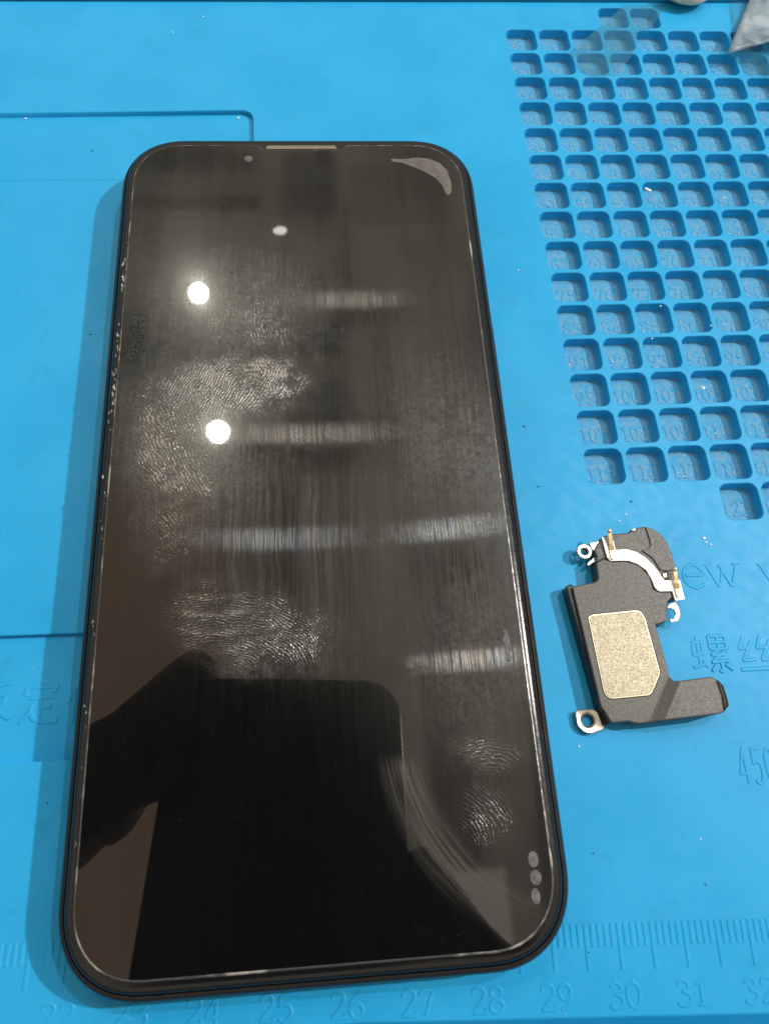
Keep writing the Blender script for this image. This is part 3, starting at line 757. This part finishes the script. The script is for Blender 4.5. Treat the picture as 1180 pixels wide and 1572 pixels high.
# champagne plate in its rim
plate = [(222, 582), (240, 572), (476, 548), (496, 556), (516, 588), (594, 872), (590, 892), (550, 984), (535, 992), (345, 1010), (322, 1004), (306, 980)]
pp = ccw(round_corners(q3(plate, .31), .03, 3))
lpart('plate_groove', *prism([tuple(q) for q in inset(pp, -.032)], .27, .3025, .001), M_PLASTICD)
lpart('plate_rim', *prism([tuple(q) for q in inset(pp, -.018)], .27, .306, .006), M_RIM)
lpart('nameplate', *prism(pp, .28, .313, .006), M_PLATE)
# mounting lugs
def ringmesh(cx, cy, r0, r1, z0, z1, n=22, a0=0, a1=360):
    full = a1 - a0 >= 360; m_ = n if full else n + 1; rr = []
    for r_, z in ((r0, z0), (r0, z1 - .01), (r0 + .01, z1), (r1 - .012, z1), (r1, z1 - .012), (r1, z0)):
        rr.append([(cx + r_ * math.cos(math.radians(a0 + (a1 - a0) * i / n)), cy + r_ * math.sin(math.radians(a0 + (a1 - a0) * i / n)), z) for i in range(m_)])
    rr.append(rr[0])
    return loft(rr, False, False, closed=full)
def l3(a, b, z): return at(840 + a * 340 / 1180, 780 + b * 340 / 1180, z)
c = l3(196, 232, .2)
g = lpart('mounting_lug', *ringmesh(c.x, c.y, .072, .135, .17, .215), M_LUG, smooth=True, angle=40)
mesh('lug_bore', *ringmesh(c.x, c.y, .058, .078, .12, .20), M_LUGIN, g, smooth=True, angle=40)
a_ = q3([(222, 188), (288, 176), (300, 205), (240, 225)], .2); mesh('lug_strap', *prism(a_, .18, .212, .005), M_LUG, g)
a_ = q3([(210, 296), (262, 250), (274, 270), (250, 285), (216, 308)], .18); mesh('lug_strap', *prism(round_corners(a_, .02), .15, .19, .005), M_LUG, g)
a_ = q3([(255, 184), (300, 168), (306, 196), (262, 208)], .2); mesh('lug_strap', *prism(a_, .16, .222, .004), M_GOLD, g)
c = l3(212, 1132, .08)
out_ = ccw(round_corners(q3([(143, 1080), (230, 1068), (266, 1082), (285, 1140), (306, 1166), (298, 1182), (268, 1188), (236, 1204), (196, 1196), (160, 1165)], .09), .06, 4))
n = 28
def resample(P, n, c):
    o = []
    for i in range(n):
        a = 2 * math.pi * i / n; d = Vector((math.cos(a), math.sin(a))); best = None
        for j in range(len(P)):
            p, q = Vector(P[j]) - Vector((c.x, c.y)), Vector(P[(j + 1) % len(P)]) - Vector((c.x, c.y)); e = q - p
            den = d.x * e.y - d.y * e.x
            if abs(den) < 1e-9: continue
            t_ = (p.x * e.y - p.y * e.x) / den; s_ = (p.x * d.y - p.y * d.x) / den
            if t_ > 0 and -1e-6 <= s_ <= 1 + 1e-6: best = max(best or 0, t_)
        o.append((c.x + d.x * best, c.y + d.y * best))
    return o
oo = resample(out_, n, c)
inn = [(c.x + .125 * math.cos(2 * math.pi * i / n), c.y + .125 * math.sin(2 * math.pi * i / n)) for i in range(n)]
rr = [[(a, b, z) for a, b in L] for L, z in ((inn, .04), (inn, .095), (inset(oo, .012), .105), (oo, .095), (oo, .04))]; rr.append(rr[0])
g = lpart('mounting_lug', *loft(rr, False, False), M_LUG, smooth=True, angle=40)
mesh('lug_bore', *ringmesh(c.x, c.y, .095, .128, .0, .088), M_LUGIN, g, smooth=True, angle=40)
a_ = q3([(262, 1085), (300, 1075), (330, 1130), (318, 1160), (290, 1160), (276, 1120)], .1); mesh('lug_strap', *prism(round_corners(a_, .02), .03, .13, .02), M_PLASTICD, g)
hook = [(636, 522), (690, 512), (704, 545), (706, 575), (694, 602), (655, 610), (648, 594), (672, 588), (682, 565), (674, 542), (655, 532), (638, 536)]
lpart('mounting_lug', *prism(round_corners(q3(hook, .2), .02, 4), .17, .205, .008), M_LUG)
a_ = q3([(640, 520), (668, 500), (688, 502), (684, 512), (650, 524)], .22); lpart('lug_strap', *prism(a_, .15, .222, .004), M_LUG)
chip = q3([(612, 350), (632, 346), (636, 368), (618, 372)], .29); lpart('solder_pad', *prism(chip, .26, .30, .004), M_GOLD)
# stepped dark end of the arm
for i, (p_, z) in enumerate((([(868, 902), (900, 908), (930, 1000), (944, 1086), (918, 1094), (900, 1000)], .33), ([(900, 915), (922, 922), (950, 1010), (958, 1066), (944, 1084), (926, 1000)], .26), ([(918, 930), (936, 940), (962, 1020), (968, 1054), (956, 1066), (944, 1010)], .20))):
    lpart('arm_end', *prism(round_corners(q3(p_, z), .03, 3), .06, z, .02), M_PLASTICD)

# ------------------------------------------------------------------ things at the back edge of the mat
c = at(1048, -16, .13); z0 = .135
cap = empty('beige_disc', (c.x, c.y, z0)); tag(cap, 'beige round plastic disc with small holes at the top edge of the mat', 'disc')
prof = ((.0, .0), (.60, .0), (.68, .05), (.70, .14), (.66, .22), (.50, .25), (.0, .25))
rings = [[(r_ * math.cos(a * math.pi / 20), r_ * math.sin(a * math.pi / 20), z) for a in range(40)] for r_, z in prof[1:-1]]
mesh('rounded_body', *loft(rings), M_CAP, cap, True, angle=50)
for a in (-88, -170, -10, 90):
    hx, hy = .50 * math.cos(math.radians(a)), .43 * math.sin(math.radians(a))
    P = [(hx + .055 * math.cos(k * math.pi / 7), hy + .055 * math.sin(k * math.pi / 7)) for k in range(14)]
    mesh('hole', *prism(P, .2, .253, .002), M_CAPH, cap)  # solid disc; the shade inside a hole is put into its darker beige
# clear plastic bag: a flat film on the mat and a folded, cloudy corner
m, nt, b = newmat('clear_film'); vec, *_ = cmpos(nt)
b.inputs['Base Color'].default_value = (.08, .27, .36, 1); b.inputs['Roughness'].default_value = .16; b.inputs['Specular IOR Level'].default_value = .18
nz = noise(nt, vec, 2.2, 3)
nt.links.new(nz.step(.3, .7, .09, .19).v, b.inputs['Alpha']); M_FILM = m
nt.links.new(bumpn(nt, noise(nt, vec, 1.6, 2), .05), b.inputs['Normal'])
m, nt, b = newmat('cloudy_film'); vec, *_ = cmpos(nt)
st = noise(nt, vec, 1.3, 3, .5, .5)
nt.links.new(mixc(nt, st.step(.35, .7), (.18, .27, .34), (.44, .54, .61)), b.inputs['Base Color']); b.inputs['Roughness'].default_value = .22
nt.links.new(st.step(.3, .7, .38, .72).v, b.inputs['Alpha']); nt.links.new(bumpn(nt, st, .06), b.inputs['Normal']); M_CLOUD = m
bag = empty('plastic_bag', tuple(at(1180, 60, 0)))
tag(bag, 'clear crumpled plastic bag lying over the top right corner of the pockets', 'bag')
BO = -Vector(at(1180, 60, 0))
def film(pts, z, rise, m, name, nn=14):
    P = [Vector(at(a, b_, z)) for a, b_ in pts]                      # four corners, bilinear sheet with a gentle wave
    Vv, Ff = [], []
    for i in range(nn + 1):
        for j in range(nn + 1):
            s, t_ = i / nn, j / nn
            p = P[0] * (1 - s) * (1 - t_) + P[1] * s * (1 - t_) + P[2] * s * t_ + P[3] * (1 - s) * t_
            p.z = z + rise(s, t_); Vv.append(tuple(p))
    for i in range(nn):
        for j in range(nn): k = i * (nn + 1) + j; Ff.append((k, k + 1, k + nn + 2, k + nn + 1))
    o = mesh(name, Vv, Ff, m, bag, True, loc=BO)
    so = o.modifiers.new('solid', 'SOLIDIFY'); so.thickness = .004 * U
    return o
film([(1113, 86), (1152, -6), (1260, -10), (1260, 66)], .10, lambda s, t_: .06 + .30 * t_ * (1 - .3 * s) + .05 * math.sin(7 * s + 3 * t_), M_CLOUD, 'folded_corner')
film([(1128, 95), (1118, 2), (1250, 2), (1250, 160)], .012, lambda s, t_: .008 + .03 * math.sin(3 * s) * t_, M_FILM, 'film')
fl = empty('film_offcut', tuple(at(940, 60, 0))); tag(fl, 'thin clear film offcut lying across the upper pockets left of the bag', 'film')
BO2 = -Vector(at(940, 60, 0))
poly = ((872, 80), (918, 43), (958, 7), (1024, 7), (1006, 32), (998, 45), (978, 49), (972, 82), (944, 116), (908, 117), (886, 106))
P = [at(a, b_, .012) for a, b_ in poly]
o = mesh('sheet', *prism([(p.x, p.y) for p in P], .008, .013, .001), M_FILM, fl, loc=BO2)

# ------------------------------------------------------------------ crumbs
def crumb(name, px, py, z, pts, h, m, label, cat):
    p = at(px, py, z); V, F = prism(pts, 0, h, min(.01, h * .3))
    o = mesh(name, V, F, m, None, loc=(p.x, p.y, z)); tag(o, label, cat); return o
crumb('white_chip', 993, 292, -.05, [(-.07, .03), (.04, -.05), (.09, -.02), (-.03, .06)], .03, M_WHITE, 'tiny white plastic chip caught in the wall of a pocket', 'chip')
b0 = at(1078, 597, -.24)
bmx = bmesh.new(); bmesh.ops.create_uvsphere(bmx, u_segments=12, v_segments=8, radius=.05); bmx.verts.index_update()
o = mesh('solder_ball', [tuple(q.co) for q in bmx.verts], [tuple(q.index for q in f.verts) for f in bmx.faces], M_WHITE, None, True, loc=tuple(b0)); bmx.free()
tag(o, 'tiny pale solder ball on the floor of pocket 102', 'ball')
V, F = [], []
for k, (px, py, s) in enumerate([(804, 655, .05), (968, 770, .05), (826, 747, .04), (903, 1462, .035), (142, 232, .05), (760, 900, .0), (842, 318, .03), (139, 513, .04), (1082, 1358, .03), (796, 415, .035), (1104, 690, .03), (872, 148, .03), (170, 50, .03), (268, 65, .03), (910, 1310, .03), (73, 1233, .03), (1040, 555, .04), (985, 55, .03)]):
    if not s: continue
    z = -.105 if (px < 300 and py < 900) else (-.205 if px < 100 and py < 1160 else 0.0)
    p = at(px, py, z); a = random.random() * 3
    s *= .62
    P = [(p.x + s * (1 if i % 2 else .5) * math.cos(a + i), p.y + s * .6 * math.sin(a + i)) for i in range(6)]
    v_, f_ = prism(P, z - .004, z + .012, .003); n0 = len(V); V += v_; F += [tuple(i + n0 for i in f) for f in f_]
o = mesh('lint_specks', V, F, M_BLK); tag(o, kind='stuff', label='dark lint specks scattered over the blue mat', cat='lint')
V, F = [], []
for k, (px, py, s) in enumerate([(983, 862, .0), (1080, 826, .03), (1083, 833, .02), (1090, 836, .02), (950, 800, .02), (888, 1146, .018), (795, 415, .02), (40, 182, .025), (366, 181, .03), (266, 50, .02), (312, 26, .02), (1074, 1288, .015), (960, 790, .02), (1000, 520, .02), (1013, 470, .02), (1090, 500, .02)]):
    if not s: continue
    z = -.095 if px < 380 and py > 170 else 0.0
    p = at(px, py, z); a = random.random() * 3
    P = [(p.x + s * math.cos(a + i), p.y + s * .7 * math.sin(a + i)) for i in range(6)]
    v_, f_ = prism(P, z - .004, z + .015, .005); n0 = len(V); V += v_; F += [tuple(i + n0 for i in f) for f in f_]
for k in range(90):                        # and a few more in the pockets
    c_, r_ = random.randrange(8), random.randrange(1, 16)
    p = Vector((PX0 + .35 + PP * c_ + random.uniform(-.27, .27), PY0 - .35 - PP * r_ + random.uniform(-.28, .15), 0)); s = random.uniform(.006, .018); a = random.random() * 3
    P = [(p.x + s * math.cos(a + i), p.y + s * .7 * math.sin(a + i)) for i in range(6)]
    v_, f_ = prism(P, -DEP - .003, -DEP + s, .003); n0 = len(V); V += v_; F += [tuple(i + n0 for i in f) for f in f_]
o = mesh('glass_crumbs', V, F, M_WHITE); tag(o, kind='stuff', label='pale glittering crumbs scattered over the blue mat', cat='crumbs')

# ------------------------------------------------------------------ the phone and hands that take the picture (seen mirrored in the screen)
CM = Matrix.Translation(CAM * U) @ ROT.to_4x4()
held = empty('held_phone'); held.matrix_world = CM
tag(held, 'dark phone held above the mat, seen only as a reflection in the screen', 'phone')
P = rrect(3.55, 7.35, 1.2, 8, -1.62, -3.42)
rings = [[(a, b_, z) for a, b_ in inset(ccw(P), d)] for d, z in ((.12, .30), (.03, .34), (0, .42), (0, .95), (.03, 1.03), (.12, 1.06))]
mesh('body', *loft(rings), M_PHONE2, held, True, angle=50)
M_RIM2 = plain('dark_metal_rim', (0.30, 0.29, 0.27), 0.3, 0.9, 0.1, 20)
P = ccw(P)
rings = [[(a, b_, z) for a, b_ in inset(P, d)] for d, z in ((-.004, .46), (-.03, .50), (-.035, .70), (-.03, .88), (-.004, .92))]
mesh('rim', *loft(rings, False, False), M_RIM2, held, True)
def skin(name, chains, parent, m):
    V, E, Rr = [], [], []
    for ch in chains:
        prev = None
        for idx, p in enumerate(ch):
            if isinstance(p, int): prev = p; continue
            V.append(Vector(p[:3]) * U); Rr.append(p[3] * U); i = len(V) - 1
            if prev is not None: E.append((prev, i))
            prev = i
    me = bpy.data.meshes.new(name); me.from_pydata(V, E, []); me.materials.append(m)
    o = bpy.data.objects.new(name, me); COL.objects.link(o); o.parent = parent
    md = o.modifiers.new('skin', 'SKIN'); md.use_smooth_shade = True
    for i, sv in enumerate(me.skin_vertices[0].data): sv.radius = (Rr[i], Rr[i]); sv.use_root = (i == 0)
    sb = o.modifiers.new('sub', 'SUBSURF'); sb.levels = 1; sb.render_levels = 2
    return o
def hand(label):
    h = empty('hand'); h.matrix_world = CM
    tag(h, label, 'hand'); return h
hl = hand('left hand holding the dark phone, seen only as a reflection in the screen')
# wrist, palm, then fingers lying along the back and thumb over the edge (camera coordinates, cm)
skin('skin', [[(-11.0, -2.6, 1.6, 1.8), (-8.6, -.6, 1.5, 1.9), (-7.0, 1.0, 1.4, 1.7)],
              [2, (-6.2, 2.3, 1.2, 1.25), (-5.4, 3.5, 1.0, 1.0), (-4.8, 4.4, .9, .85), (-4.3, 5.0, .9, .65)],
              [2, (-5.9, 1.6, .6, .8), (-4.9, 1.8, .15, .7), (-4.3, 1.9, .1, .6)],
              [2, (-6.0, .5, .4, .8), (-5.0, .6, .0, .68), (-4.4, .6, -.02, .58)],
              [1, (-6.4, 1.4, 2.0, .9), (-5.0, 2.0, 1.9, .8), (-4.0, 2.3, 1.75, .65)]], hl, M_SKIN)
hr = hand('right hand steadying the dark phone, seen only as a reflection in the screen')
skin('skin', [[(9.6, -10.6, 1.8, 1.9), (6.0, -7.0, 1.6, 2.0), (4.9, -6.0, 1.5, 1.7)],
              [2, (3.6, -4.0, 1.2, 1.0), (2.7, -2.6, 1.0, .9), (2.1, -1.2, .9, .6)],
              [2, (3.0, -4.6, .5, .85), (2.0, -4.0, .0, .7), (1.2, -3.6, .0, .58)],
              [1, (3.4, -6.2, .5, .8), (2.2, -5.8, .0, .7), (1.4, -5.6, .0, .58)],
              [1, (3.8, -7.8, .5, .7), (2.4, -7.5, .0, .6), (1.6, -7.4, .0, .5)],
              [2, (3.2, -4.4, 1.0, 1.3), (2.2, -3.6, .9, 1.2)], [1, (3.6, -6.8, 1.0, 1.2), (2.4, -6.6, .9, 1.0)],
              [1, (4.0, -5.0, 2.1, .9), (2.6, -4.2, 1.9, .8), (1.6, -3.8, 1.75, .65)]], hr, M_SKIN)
